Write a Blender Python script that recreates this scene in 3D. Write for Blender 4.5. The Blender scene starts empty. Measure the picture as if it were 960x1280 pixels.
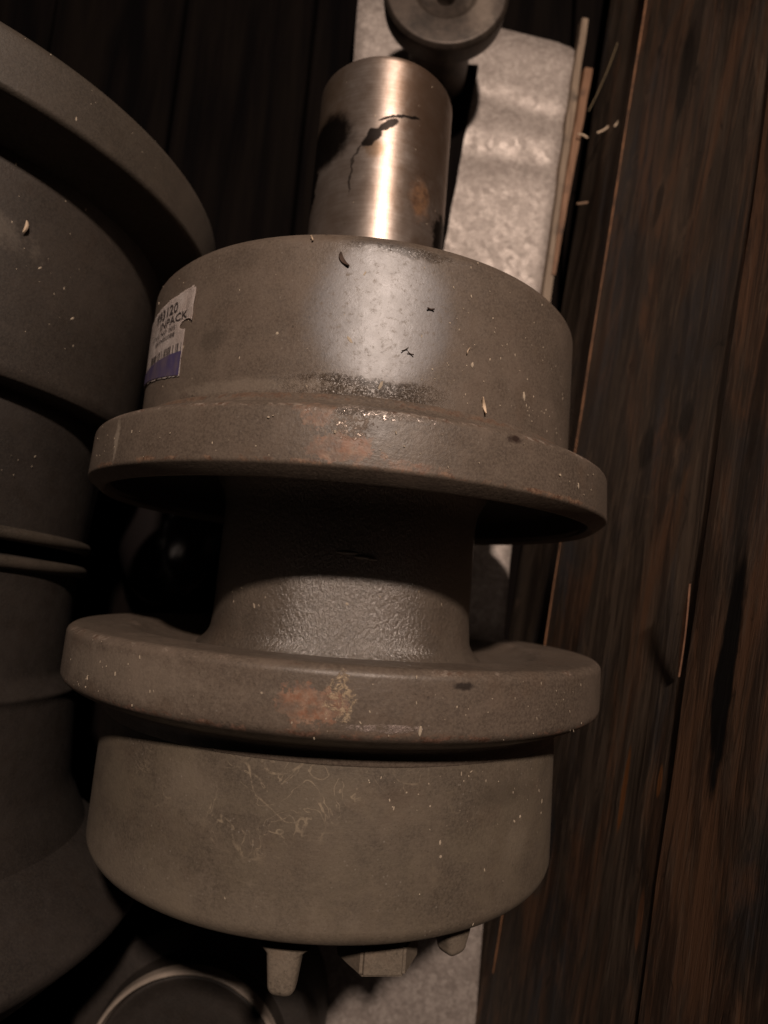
import bpy, bmesh, math, random
from mathutils import Vector, Matrix, noise as mn
random.seed(7)
S = bpy.context.scene
COL = S.collection
R = math.radians
PI = math.pi

# ------------------------------------------------------------------ camera
cam_d = bpy.data.cameras.new('camera')
cam = bpy.data.objects.new('camera', cam_d); COL.objects.link(cam)
cam_d.sensor_fit = 'VERTICAL'; cam_d.sensor_height = 24.0
cam_d.lens = 785.13 / 1280 * 24.0
cam_d.clip_start = 0.01; cam_d.clip_end = 20
M = Matrix(((9.96685724e-01, -8.13424843e-02, 9.83595513e-04),
            (8.08539243e-02, 9.89223416e-01, -1.22064226e-01),
            (8.95601165e-03, 1.21739199e-01, 9.92521716e-01))).to_4x4()
cam.matrix_world = Matrix.Translation((0.01508763, -0.00084697, 0.28522711)) @ M
S.camera = cam
cam_d.dof.use_dof = True
cam_d.dof.focus_distance = 0.195
cam_d.dof.aperture_fstop = 7.0

# ------------------------------------------------------------------ world, lamp, exposure
W = bpy.data.worlds.new('World'); S.world = W; W.use_nodes = True
bg = W.node_tree.nodes['Background']
bg.inputs[0].default_value = (0.75, 0.78, 1.0, 1); bg.inputs[1].default_value = 0.0015
ld = bpy.data.lights.new('ceiling_lamp', 'AREA'); ld.shape = 'DISK'; ld.size = 0.06
ld.energy = 12.8; ld.color = (1.0, 0.80, 0.665)
lamp = bpy.data.objects.new('ceiling_lamp', ld); COL.objects.link(lamp)
lamp.location = (0.17, 0.57, 1.05)
lamp.rotation_euler = (Vector((0, 0.02, 0)) - lamp.location).to_track_quat('-Z', 'Y').to_euler()
S.view_settings.view_transform = 'Standard'; S.view_settings.look = 'None'
S.view_settings.exposure = 0.0; S.view_settings.gamma = 1
S.view_settings.use_curve_mapping = False
S.render.engine = 'CYCLES'

# ------------------------------------------------------------------ node helpers
class NT:
    def __init__(s, name):
        s.m = bpy.data.materials.new(name); s.m.use_nodes = True
        s.t = s.m.node_tree; s.n = s.t.nodes
        s.b = s.n['Principled BSDF']
        s.pos = s.n.new('ShaderNodeTexCoord').outputs['Object']
    def link(s, a, b): s.t.links.new(a, b)
    def put(s, sock, v):
        if hasattr(v, 'is_linked') or isinstance(v, bpy.types.NodeSocket): s.link(v, sock)
        else:
            if isinstance(v, (tuple, list)) and len(v) == 3 and sock.type == 'RGBA': v = (*v, 1)
            sock.default_value = v
    def math(s, op, a, b=0.0, c=0.0, clamp=False):
        n = s.n.new('ShaderNodeMath'); n.operation = op; n.use_clamp = clamp
        s.put(n.inputs[0], a); s.put(n.inputs[1], b); s.put(n.inputs[2], c); return n.outputs[0]
    def vec(s, op, a, b):
        n = s.n.new('ShaderNodeVectorMath'); n.operation = op
        s.put(n.inputs[0], a); s.put(n.inputs[1], b)
        return n.outputs['Value'] if op == 'LENGTH' else n.outputs[0]
    def noise(s, scale, detail=4, rough=0.55, dist=0.0, stretch=None, offs=(0, 0, 0)):
        v = s.pos
        if stretch: v = s.vec('MULTIPLY', v, stretch)
        if offs != (0, 0, 0): v = s.vec('ADD', v, offs)
        n = s.n.new('ShaderNodeTexNoise'); s.link(v, n.inputs['Vector'])
        n.inputs['Scale'].default_value = scale; n.inputs['Detail'].default_value = detail
        n.inputs['Roughness'].default_value = rough; n.inputs['Distortion'].default_value = dist
        return n.outputs[0]
    def voro(s, scale, stretch=None, feature='F1'):
        v = s.pos
        if stretch: v = s.vec('MULTIPLY', v, stretch)
        n = s.n.new('ShaderNodeTexVoronoi'); n.feature = feature; s.link(v, n.inputs['Vector'])
        n.inputs['Scale'].default_value = scale; return n.outputs['Distance']
    def ramp(s, v, a, b, lo=0.0, hi=1.0):
        n = s.n.new('ShaderNodeMapRange'); n.interpolation_type = 'SMOOTHSTEP'
        s.put(n.inputs[0], v); n.inputs[1].default_value = a; n.inputs[2].default_value = b
        n.inputs[3].default_value = lo; n.inputs[4].default_value = hi; return n.outputs[0]
    def mix(s, f, a, b, mode='MIX'):
        n = s.n.new('ShaderNodeMix'); n.data_type = 'RGBA'; n.blend_type = mode
        s.put(n.inputs[0], f); s.put(n.inputs[6], a); s.put(n.inputs[7], b); return n.outputs[2]
    def blotch(s, c, rad, warp=0.6, wscale=150, soft=0.35, warp2=None):
        d = s.vec('SUBTRACT', s.pos, c); d = s.vec('DIVIDE', d, rad)
        l = s.vec('LENGTH', d, (0, 0, 0))
        w = s.math('MULTIPLY', s.math('SUBTRACT', s.noise(wscale, 6, 0.72), 0.5), warp * 3.2)
        w2 = s.math('MULTIPLY', s.math('SUBTRACT', s.noise(wscale * 4.3, 5, 0.75), 0.5), warp * 2.0)
        v = s.math('ADD', s.math('ADD', l, w), w2)
        return s.ramp(v, 1 + soft, 1 - soft)
    def bump(s, h, strength, dist, prev=None):
        n = s.n.new('ShaderNodeBump'); n.inputs['Strength'].default_value = strength
        n.inputs['Distance'].default_value = dist; s.link(h, n.inputs['Height'])
        if prev is not None: s.link(prev, n.inputs['Normal'])
        return n.outputs[0]
    def out(s, col=None, rough=None, metal=None, normal=None, spec=None):
        if col is not None: s.put(s.b.inputs['Base Color'], col)
        if rough is not None: s.put(s.b.inputs['Roughness'], rough)
        if metal is not None: s.put(s.b.inputs['Metallic'], metal)
        if normal is not None: s.link(normal, s.b.inputs['Normal'])
        if spec is not None: s.put(s.b.inputs['Specular IOR Level'], spec)
        return s.m

def paint(name, base=(0.155, 0.125, 0.1), rough=0.5, dust=0.5, rusts=(), bares=(), gloss=(), scale_bands=(), darks=(), pale=(), cast=0.0, scribble=0.0, edges=()):
    k = NT(name); bf = min(1.0, base[0] / 0.165)
    dark = tuple(c * 0.62 for c in base); lite = tuple(c * 1.32 for c in base)
    col = k.mix(k.ramp(k.noise(16, 5, 0.6), 0.3, 0.7), dark, lite)
    col = k.mix(k.ramp(k.noise(95, 6, 0.65), 0.35, 0.7, 0, 0.75), col, tuple(c * 0.66 for c in base))
    col = k.mix(k.ramp(k.noise(46, 6, 0.7, 0.6, None, (7, 7, 1)), 0.5, 0.68, 0, 0.5), col, tuple(c * 1.5 for c in base))
    fine = k.noise(1100, 3, 0.7)
    col = k.mix(k.ramp(fine, 0.32, 0.68, 0, 0.7), col, k.mix(0.5, lite, (0.26 * bf, 0.21 * bf, 0.16 * bf)))
    col = k.mix(k.ramp(k.noise(60, 3, 0.6, 0, None, (3, 1, 8)), 0.52, 0.75, 0, 0.35), col, (0.17 * bf, 0.115 * bf, 0.08 * bf))
    # settled dust and lint
    sp = k.math('MULTIPLY', k.ramp(k.voro(420), 0.16, 0.07), k.ramp(k.noise(50, 3, 0.6), 0.45, 0.62))
    col = k.mix(k.math('MULTIPLY', sp, dust), col, (0.34 * bf, 0.29 * bf, 0.24 * bf))
    sk = k.math('MULTIPLY', k.ramp(k.voro(170), 0.10, 0.05), k.ramp(k.noise(33, 2, 0.5, 0, None, (5, 2, 1)), 0.45, 0.6))
    col = k.mix(k.math('MULTIPLY', sk, 0.6), col, (0.035, 0.028, 0.022))
    r = k.math('ADD', rough, k.math('MULTIPLY', k.math('SUBTRACT', k.noise(210, 5, 0.6), 0.5), 0.35))
    r = k.math('ADD', r, k.math('MULTIPLY', sp, 0.2))
    h = k.noise(700, 4, 0.7)
    nrm = k.bump(h, 0.35, 0.0004)
    nrm = k.bump(k.noise(1.0, 4, 0.65, 0, (25, 900, 25)), 0.10, 0.0003, nrm)
    col = k.mix(k.math('MULTIPLY', k.ramp(k.noise(1.0, 5, 0.7, 0, (60, 700, 60)), 0.55, 0.72), 0.22), col, lite)
    col = k.mix(k.ramp(k.noise(1500, 2, 0.6, 0, None, (4, 4, 4)), 0.60, 0.72, 0, 0.45), col, (0.035, 0.027, 0.02))
    if scribble:
        dm = k.ramp(k.noise(38, 6, 0.68, 0.3, (1.0, 1.5, 1.0), (1, 8, 2)), 0.40, 0.66)
        col = k.mix(k.math('MULTIPLY', dm, 0.5), col, (0.145, 0.118, 0.084))
        dm2 = k.ramp(k.noise(190, 5, 0.7, 0.8, None, (6, 2, 2)), 0.55, 0.7)
        col = k.mix(k.math('MULTIPLY', dm2, 0.35), col, (0.17, 0.135, 0.095))
        # thin wandering glue-like traces
        n1 = k.noise(34, 3, 0.55, 1.2, None, (2, 7, 3))
        line = k.ramp(k.math('ABSOLUTE', k.math('SUBTRACT', n1, 0.5)), 0.014, 0.003)
        n2 = k.noise(52, 3, 0.6, 1.5, None, (8, 1, 6)); line = k.math('MAXIMUM', line, k.ramp(k.math('ABSOLUTE', k.math('SUBTRACT', n2, 0.5)), 0.014, 0.003))
        msk = k.ramp(k.noise(40, 3, 0.55, 0, None, (9, 3, 4)), 0.44, 0.6)
        c0 = k.blotch((-0.012, -0.066, 0.092), (0.045, 0.014, 0.03), 0.3, 60, 0.35)
        f = k.math('MULTIPLY', k.math('MULTIPLY', line, msk), k.math('MULTIPLY', k.ramp(k.noise(300, 5, 0.75), 0.38, 0.6), k.math('MULTIPLY', k.math('ADD', c0, 0.12), scribble)))
        f = k.math('ADD', f, k.math('MULTIPLY', k.math('MULTIPLY', k.ramp(n1, 0.55, 0.65), c0), 0.12 * scribble))
        col = k.mix(f, col, (0.30, 0.24, 0.17))
    for ye, wd, cc, st, th in edges:
        sx = k.n.new('ShaderNodeSeparateXYZ'); k.link(k.pos, sx.inputs[0])
        dd = k.math('ABSOLUTE', k.math('SUBTRACT', k.math('ADD', sx.outputs[1], k.math('MULTIPLY', k.math('SUBTRACT', k.noise(300, 4, 0.7), 0.5), wd * 3)), ye))
        m = k.math('MULTIPLY', k.ramp(dd, wd, wd * 0.3), k.ramp(k.noise(75, 6, 0.75, 0.5, None, (3, 9, 5)), th, th + 0.1))
        col = k.mix(k.math('MULTIPLY', m, st), col, k.mix(k.ramp(k.noise(420, 5, 0.75), 0.4, 0.6), cc, (0.09, 0.045, 0.028)))
    for c, rad, cc, st in darks:
        col = k.mix(k.math('MULTIPLY', k.blotch(c, rad, 0.7, 120, 0.5), st), col, cc)
    for c, rad, st in pale:
        col = k.mix(k.math('MULTIPLY', k.blotch(c, rad, 0.8, 160, 0.5), st), col, (0.30, 0.25, 0.2))
    metal = 0.0
    for c, rad in gloss:
        g = k.blotch(c, rad, 0.10, 60, 0.22)
        g = k.math('MULTIPLY', g, k.ramp(k.noise(500, 5, 0.75), 0.28, 0.5))
        r = k.math('SUBTRACT', r, k.math('MULTIPLY', g, 0.02)); k.link(k.math('MULTIPLY', g, 1.0), k.b.inputs['Coat Weight']); k.b.inputs['Coat Roughness'].default_value = 0.48; k.b.inputs['Coat IOR'].default_value = 1.65; k.b.inputs['Coat Tint'].default_value = (0.9, 0.93, 1, 1)
        col = k.mix(k.math('MULTIPLY', g, 0.35), col, (0.12, 0.115, 0.118))
    for y0, y1, x0, x1 in scale_bands:
        sx = k.n.new('ShaderNodeSeparateXYZ'); k.link(k.pos, sx.inputs[0])
        wv = k.math('MULTIPLY', k.math('SUBTRACT', k.noise(130, 5, 0.7), 0.5), 0.008)
        yy = k.math('ADD', sx.outputs[1], wv)
        m = k.math('MULTIPLY', k.ramp(yy, y0 - 0.001, y0 + 0.001), k.ramp(yy, y1 + 0.001, y1 - 0.001))
        m = k.math('MULTIPLY', m, k.math('MULTIPLY', k.ramp(sx.outputs[0], x0 - 0.015, x0 + 0.01), k.ramp(sx.outputs[0], x1 + 0.015, x1 - 0.01)))
        pit = k.math('MULTIPLY', k.ramp(k.noise(900, 5, 0.8, 0.5), 0.46, 0.56), k.ramp(k.noise(70, 4, 0.7), 0.38, 0.6))
        pm = k.math('MULTIPLY', m, pit)
        col = k.mix(k.math('MULTIPLY', pm, 0.45), col, (0.06, 0.048, 0.038))
        r = k.math('SUBTRACT', r, k.math('MULTIPLY', m, 0.12))
        nrm = k.bump(k.math('MULTIPLY', pm, -1), 0.7, 0.0008, nrm)
    for c, rad, st in rusts:
        m = k.math('MULTIPLY', k.blotch(c, rad, 0.9, 130, 0.4), st)
        m = k.math('MULTIPLY', k.ramp(k.math('ADD', m, k.math('MULTIPLY', k.math('SUBTRACT', k.noise(520, 6, 0.8), 0.5), 1.3)), 0.42, 0.72), st)
        rc = k.mix(k.ramp(k.noise(380, 6, 0.75), 0.35, 0.68), (0.23, 0.105, 0.06), (0.29, 0.195, 0.14))
        rc = k.mix(k.ramp(k.noise(150, 5, 0.7, 0, None, (4, 4, 9)), 0.4, 0.6, 0, 0.7), rc, col)
        rc = k.mix(k.ramp(k.noise(240, 4, 0.7, 0, None, (1, 5, 5)), 0.55, 0.7), rc, (0.12, 0.095, 0.085))
        col = k.mix(m, col, rc)
        r = k.math('ADD', r, k.math('MULTIPLY', m, 0.08))
    for c, rad, cc in bares:
        m = k.blotch(c, rad, 0.7, 200, 0.15)
        m = k.math('MULTIPLY', m, k.ramp(k.noise(480, 6, 0.8, 0.8), 0.46, 0.60))
        col = k.mix(m, col, cc)
        metal = k.math('MULTIPLY', m, 0.6) if isinstance(metal, float) else k.math('MAXIMUM', metal, k.math('MULTIPLY', m, 0.6))
        r = k.math('SUBTRACT', r, k.math('MULTIPLY', m, 0.12))
        nrm = k.bump(m, 0.5, 0.0003, nrm)
    if cast:
        k.b.inputs['Coat Weight'].default_value = 1.0; k.b.inputs['Coat Roughness'].default_value = 0.28; k.b.inputs['Coat IOR'].default_value = 1.85
        hh = k.noise(820, 5, 0.7, 0.3, (1, 0.7, 1))
        nrm = k.bump(hh, cast, 0.0017, nrm); k.link(nrm, k.b.inputs['Coat Normal'])
        nrm = k.bump(k.ramp(k.voro(260), 0.12, 0.03), 0.5, -0.0008, nrm)
    k.m.node_tree.nodes['Principled BSDF'].inputs['IOR'].default_value = 1.5
    return k.out(col, k.math('MAXIMUM', r, 0.12), metal, nrm)

# ------------------------------------------------------------------ mesh helpers
def link(o, parent=None):
    COL.objects.link(o)
    if parent: o.parent = parent
    return o
def obj(name, bm, mat=None, parent=None, loc=(0, 0, 0), smooth=35):
    me = bpy.data.meshes.new(name)
    bmesh.ops.recalc_face_normals(bm, faces=bm.faces)
    bm.to_mesh(me); bm.free()
    if smooth:
        for p in me.polygons: p.use_smooth = True
        me.set_sharp_from_angle(angle=R(smooth))
    if mat: me.materials.append(mat)
    o = bpy.data.objects.new(name, me); link(o, parent); o.location = loc
    return o
def empty(name, loc, label, cat, rot=(0, 0, 0), group=None):
    o = bpy.data.objects.new(name, None); o.empty_display_size = 0.02
    COL.objects.link(o); o.location = loc; o.rotation_euler = rot
    o['label'] = label; o['category'] = cat
    if group: o['group'] = group
    return o
def tag(o, label, cat, group=None):
    o['label'] = label; o['category'] = cat
    if group: o['group'] = group
    return o
def rounded(pts, seg=4):
    """pts: (y, r, radius) -> profile with rounded corners"""
    out = []
    for i, (y, r, rad) in enumerate(pts):
        p = Vector((y, r))
        if rad <= 0 or i in (0, len(pts) - 1): out.append(p); continue
        a = Vector(pts[i - 1][:2]) - p; b = Vector(pts[i + 1][:2]) - p
        ra = min(rad, a.length * .49, b.length * .49)
        A = p + a.normalized() * ra; B = p + b.normalized() * ra
        for j in range(seg + 1):
            t = j / seg
            out.append(A * (1 - t) ** 2 + p * 2 * t * (1 - t) + B * t * t)
    return out
def lathe(pts, seg=180, axis='Y', closed=False, wob=0.0):
    bm = bmesh.new(); prof = rounded(pts)
    rings = []
    for q in prof:
        y, r = q
        if r < 1e-6:
            rings.append([bm.verts.new((0, y, 0) if axis == 'Y' else (0, 0, y))]); continue
        ring = []
        for i in range(seg):
            a = 2 * PI * i / seg
            rr = r
            if wob: rr += wob * (mn.noise(Vector((math.cos(a) * 2.2, y * 30, math.sin(a) * 2.2))))
            ring.append(bm.verts.new((rr * math.cos(a), y, rr * math.sin(a)) if axis == 'Y' else (rr * math.cos(a), rr * math.sin(a), y)))
        rings.append(ring)
    pairs = list(zip(rings, rings[1:])) + ([(rings[-1], rings[0])] if closed else [])
    for A, B in pairs:
        for i in range(seg):
            j = (i + 1) % seg
            if len(A) == 1 and len(B) == 1: break
            if len(A) == 1: bm.faces.new((A[0], B[i], B[j]))
            elif len(B) == 1: bm.faces.new((A[i], A[j], B[0]))
            else: bm.faces.new((A[i], A[j], B[j], B[i]))
    return bm
def box(bm, size, loc=(0, 0, 0), rot=None, bevel=0.0, seg=2):
    mat = Matrix.Translation(loc) @ (rot.to_4x4() if rot else Matrix.Identity(4)) @ Matrix.Diagonal((*size, 1))
    r = bmesh.ops.create_cube(bm, size=1, matrix=mat)
    if bevel:
        es = list({e for v in r['verts'] for e in v.link_edges})
        bmesh.ops.bevel(bm, geom=es, offset=bevel, segments=seg, affect='EDGES', profile=0.6)
def cyl_pt(th, y, r): return Vector((r * math.cos(R(th)), y, r * math.sin(R(th))))

# ------------------------------------------------------------------ materials
RB = (0.108, 0.083, 0.066)
m_drum_up = paint('grey_primer_upper_drum', RB, 0.47, 0.45,
    gloss=[((0.0085, 0.087, 0.093), (0.0225, 0.0235, 0.04))],
    scale_bands=[(0.0585, 0.0645, -0.012, 0.022), (0.1075, 0.1105, 0.005, 0.022)],
    darks=[((-0.048, 0.078, 0.080), (0.006, 0.004, 0.006), (0.05, 0.04, 0.032), 0.35),
           ((-0.040, 0.105, 0.084), (0.008, 0.004, 0.006), (0.06, 0.048, 0.038), 0.22)],
    pale=[((-0.03, 0.061, 0.088), (0.035, 0.0022, 0.02), 0.25)])
m_flange_up = paint('grey_primer_upper_flange', RB, 0.44, 0.4,
    edges=[(0.0335, 0.0011, (0.24, 0.15, 0.10), 0.8, 0.47), (0.0502, 0.0009, (0.30, 0.25, 0.21), 0.7, 0.48), (0.0575, 0.0014, (0.17, 0.105, 0.07), 0.6, 0.46)],
    rusts=[((0.0005, 0.0378, 0.11), (0.011, 0.0045, 0.012), 1.0), ((-0.0075, 0.047, 0.11), (0.006, 0.006, 0.01), 0.7),
           ((0.018, 0.0345, 0.108), (0.02, 0.0018, 0.012), 0.6), ((-0.03, 0.046, 0.104), (0.02, 0.004, 0.012), 0.22)],
    bares=[((0.0035, 0.0470, 0.1095), (0.0055, 0.0060, 0.01), (0.52, 0.43, 0.37)), ((0.011, 0.0490, 0.1095), (0.016, 0.0013, 0.01), (0.62, 0.54, 0.49))],
    darks=[((0.0537, 0.0485, 0.096), (0.0028, 0.0012, 0.003), (0.03, 0.018, 0.014), 1.0),
           ((0.012, 0.045, 0.109), (0.005, 0.003, 0.006), (0.05, 0.035, 0.028), 0.7)],
    pale=[((-0.0762, 0.0413, 0.0793), (0.0012, 0.006, 0.002), 0.7)])
m_flange_low = paint('grey_primer_lower_flange', RB, 0.45, 0.6,
    edges=[(-0.0232, 0.0009, (0.28, 0.23, 0.19), 0.6, 0.5), (-0.0412, 0.0012, (0.26, 0.15, 0.11), 0.8, 0.48)],
    rusts=[((0.0, -0.0325, 0.11), (0.010, 0.0055, 0.012), 0.95), ((0.026, -0.040, 0.107), (0.035, 0.0012, 0.012), 0.55),
           ((0.05, -0.040, 0.1), (0.014, 0.003, 0.012), 0.4), ((-0.12, -0.027, -0.03), (0.01, 0.01, 0.01), 0.5)],
    bares=[((0.0075, -0.0315, 0.11), (0.0042, 0.0060, 0.01), (0.58, 0.45, 0.31)),
           ((0.02, -0.0385, 0.108), (0.014, 0.001, 0.01), (0.4, 0.32, 0.29))],
    darks=[((0.0417, -0.0263, 0.1018), (0.003, 0.001, 0.003), (0.03, 0.022, 0.018), 1.0)],
    pale=[((-0.06, -0.032, 0.09), (0.04, 0.006, 0.03), 0.25)])
m_hub = paint('cast_primer_hub', (0.100, 0.079, 0.063), 0.36, 0.5, cast=0.45)
m_drum_low = paint('dusty_primer_lower_drum', (0.094, 0.074, 0.055), 0.62, 0.9, scribble=0.6,
    darks=[((0.060, -0.0635, 0.071), (0.012, 0.004, 0.012), (0.06, 0.048, 0.035), 0.4)],
    pale=[((0.068, -0.079, 0.064), (0.005, 0.006, 0.008), 0.12), ((-0.036, -0.066, 0.086), (0.01, 0.008, 0.02), 0.12),
          ((-0.05, -0.1, 0.08), (0.06, 0.012, 0.05), 0.15)])
m_left = paint('dimmed_primer', (0.047, 0.037, 0.028), 0.62, 0.4, darks=[((0.085, 0.11, 0.06), (0.03, 0.02, 0.03), (0.03, 0.024, 0.02), 0.6)], pale=[((0.07, 0.12, 0.075), (0.02, 0.006, 0.02), 0.25)])  # left roller base lowered, light falloff put into the colour
m_left_dark = paint('dimmed_black_primer', (0.024, 0.019, 0.0165), 0.6, 0.35)  # hub and lower drum darkened for light falloff; collar and casting share it
m_left_drum = paint('dimmed_drum_primer', (0.036, 0.028, 0.023), 0.58, 0.4, pale=[((0.07, 0.12, 0.075), (0.02, 0.006, 0.02), 0.15)])  # left drum a step darker than its flange, dimmer light in the colour
m_left_low = paint('dimmed_low_primer', (0.030, 0.0245, 0.022), 0.6, 0.3)  # flared end darkened, standing in for falloff down the roller
m_bracket = paint('pale_primer_bracket', (0.14, 0.115, 0.09), 0.5, 0.3)

def m_oring():
    k = NT('greasy_black_seal')
    return k.out((0.02, 0.016, 0.014), k.ramp(k.noise(200), 0.3, 0.7, 0.2, 0.4), 0.0, k.bump(k.noise(300), 0.2, 0.0005))
m_seal = m_oring()

def steel_shaft():
    k = NT('machined_shaft_steel')
    turn = k.noise(1.0, 4, 0.6, 0, (40, 1400, 40))
    col = k.mix(k.ramp(k.noise(45, 5, 0.65), 0.3, 0.7), (0.42, 0.33, 0.275), (0.64, 0.56, 0.51))
    col = k.mix(k.ramp(turn, 0.3, 0.7, 0, 0.35), col, (0.30, 0.22, 0.17))
    # tarnish on the upper right
    t = k.blotch((0.022, 0.215, 0.024), (0.017, 0.050, 0.03), 0.5, 50, 0.6)
    col = k.mix(k.math('MULTIPLY', t, 0.75), col, (0.20, 0.115, 0.065))
    t2 = k.blotch((-0.026, 0.215, 0.018), (0.012, 0.022, 0.02), 0.5, 60, 0.5)
    col = k.mix(k.math('MULTIPLY', t2, 0.5), col, (0.26, 0.16, 0.08))
    br = k.blotch((0.0195, 0.1715, 0.0265), (0.0050, 0.0105, 0.009), 0.3, 90, 0.6)
    col = k.mix(k.math('MULTIPLY', k.ramp(br, 0.0, 1.0), 0.88), col, k.mix(k.ramp(k.noise(260, 5, 0.7), 0.35, 0.65), (0.07, 0.03, 0.012), (0.20, 0.10, 0.045)))
    br2 = k.blotch((-0.002, 0.190, 0.0325), (0.005, 0.004, 0.004), 0.6, 120, 0.5)
    col = k.mix(k.math('MULTIPLY', br2, 0.6), col, (0.30, 0.18, 0.09))
    d1 = k.blotch((0.032, 0.160, 0.008), (0.006, 0.014, 0.02), 0.5, 90, 0.3)
    # black grease: patch on the left and a forked trail
    g = k.blotch((-0.0265, 0.1990, 0.0185), (0.0150, 0.0120, 0.03), 0.22, 55, 0.45)
    g = k.math('MAXIMUM', g, k.blotch((-0.0325, 0.184, 0.004), (0.006, 0.014, 0.02), 0.3, 80, 0.2))
    def trail(pts, w, soft=0.3):
        gg = None
        for (a, b) in zip(pts, pts[1:]):
            A = Vector(a); B = Vector(b); mid = (A + B) / 2; L = (B - A).length
            d = (B - A).normalized()
            ang = math.atan2(d.y, d.x)
            v = k.vec('SUBTRACT', k.pos, tuple(mid))
            wv = k.n.new('ShaderNodeTexNoise'); k.link(k.pos, wv.inputs['Vector']); wv.inputs['Scale'].default_value = 260; wv.inputs['Detail'].default_value = 5
            off = k.vec('MULTIPLY', k.vec('SUBTRACT', wv.outputs['Color'], (0.5, 0.5, 0.5)), (0.004, 0.004, 0.0))
            v = k.vec('ADD', v, off)
            rt = k.n.new('ShaderNodeVectorRotate'); rt.rotation_type = 'Z_AXIS'; k.link(v, rt.inputs[0]); rt.inputs['Angle'].default_value = -ang
            v = k.vec('DIVIDE', rt.outputs[0], (L * 0.62, w, 0.02))
            m = k.ramp(k.vec('LENGTH', v, (0, 0, 0)), 1 + soft, 1 - soft)
            gg = m if gg is None else k.math('MAXIMUM', gg, m)
        return gg
    tr = trail([(0.0155, 0.2085, 0.03), (0.006, 0.2060, 0.032)], 0.0008)
    tr = k.math('MAXIMUM', tr, trail([(0.006, 0.206, 0.032), (-0.001, 0.2030, 0.032)], 0.0009))
    tr = k.math('MAXIMUM', tr, trail([(0.006, 0.2035, 0.032), (-0.001, 0.1985, 0.032)], 0.0018))
    tr = k.math('MAXIMUM', tr, trail([(-0.001, 0.1985, 0.032), (-0.007, 0.1915, 0.0315)], 0.0028))
    tr = k.math('MAXIMUM', tr, k.math('MULTIPLY', trail([(-0.007, 0.193, 0.031), (-0.0115, 0.185, 0.03), (-0.012, 0.170, 0.03)], 0.0006), 0.6))
    tr = k.math('MAXIMUM', tr, k.math('MULTIPLY', trail([(-0.012, 0.196, 0.03), (-0.022, 0.192, 0.024)], 0.003, 0.6), 0.45))
    g = k.math('MAXIMUM', g, tr)
    g = k.math('MAXIMUM', g, k.math('MULTIPLY', d1, 0.8))
    gc = k.ramp(g, 0.05, 0.85); gm = k.ramp(g, 0.45, 0.95); brc = k.ramp(br, 0.0, 0.6); brm = k.math('MULTIPLY', k.ramp(br, 0.3, 1.0), 0.7)
    pits = k.ramp(k.voro(300), 0.09, 0.04)
    pits = k.math('MULTIPLY', pits, k.ramp(k.noise(60), 0.5, 0.6))
    col = k.mix(k.math('MULTIPLY', pits, 0.7), col, (0.05, 0.03, 0.02))
    col = k.mix(k.math('MULTIPLY', gc, 0.97), col, (0.012, 0.009, 0.008))
    r = k.math('ADD', 0.34, k.math('MULTIPLY', k.noise(90, 5, 0.6), 0.16))
    r = k.math('ADD', r, k.math('MULTIPLY', g, 0.12))
    r = k.math('ADD', r, k.math('MULTIPLY', br, 0.15))
    metal = k.math('SUBTRACT', 0.85, k.math('MULTIPLY', brm, 0.8))
    tg = k.n.new('ShaderNodeTangent'); tg.direction_type = 'RADIAL'; tg.axis = 'Y'
    k.b.inputs['Anisotropic'].default_value = 0.6
    k.b.inputs['Anisotropic Rotation'].default_value = 0.25
    k.link(tg.outputs[0], k.b.inputs['Tangent'])
    nrm = k.bump(turn, 0.05, 0.0002)
    nrm = k.bump(k.noise(250, 4), 0.06, 0.0005, nrm)
    return k.out(col, r, metal, nrm)
m_shaft = steel_shaft()

def pin_steel():
    k = NT('dull_pin_steel')
    sm = k.blotch((0.021, -0.006, 0.1), (0.009, 0.022, 0.05), 0.5, 60, 0.5)  # right crescent of the end face painted paler, as if lit
    col = k.mix(k.ramp(k.noise(60, 5, 0.7), 0.3, 0.7), (0.028, 0.022, 0.018), (0.085, 0.065, 0.052))
    col = k.mix(k.math('MULTIPLY', sm, 0.55), col, (0.26, 0.21, 0.17))
    col = k.mix(k.ramp(k.noise(400, 5, 0.8), 0.6, 0.75), col, (0.2, 0.17, 0.14))
    return k.out(col, 0.5, 0.5, k.bump(k.noise(300), 0.15, 0.0004))
m_pin = pin_steel()

def galvanized():
    k = NT('galvanized_sheet')
    v = k.n.new('ShaderNodeTexVoronoi'); k.link(k.pos, v.inputs['Vector']); v.inputs['Scale'].default_value = 260
    sep = k.n.new('ShaderNodeSeparateColor'); k.link(v.outputs['Color'], sep.inputs[0])
    col = k.mix(sep.outputs[0], (0.31, 0.265, 0.24), (0.45, 0.395, 0.36))
    col = k.mix(k.ramp(k.noise(420, 5, 0.75), 0.42, 0.62, 0, 0.6), col, (0.20, 0.172, 0.155))
    col = k.mix(k.ramp(k.noise(24, 4, 0.6), 0.45, 0.75, 0, 0.35), col, (0.24, 0.205, 0.18))
    return k.out(col, k.math('ADD', 0.42, k.math('MULTIPLY', sep.outputs[1], 0.2)), 0.25,
                 k.bump(k.noise(500, 4, 0.7), 0.35, 0.0006))
m_sheet = galvanized()

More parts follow.
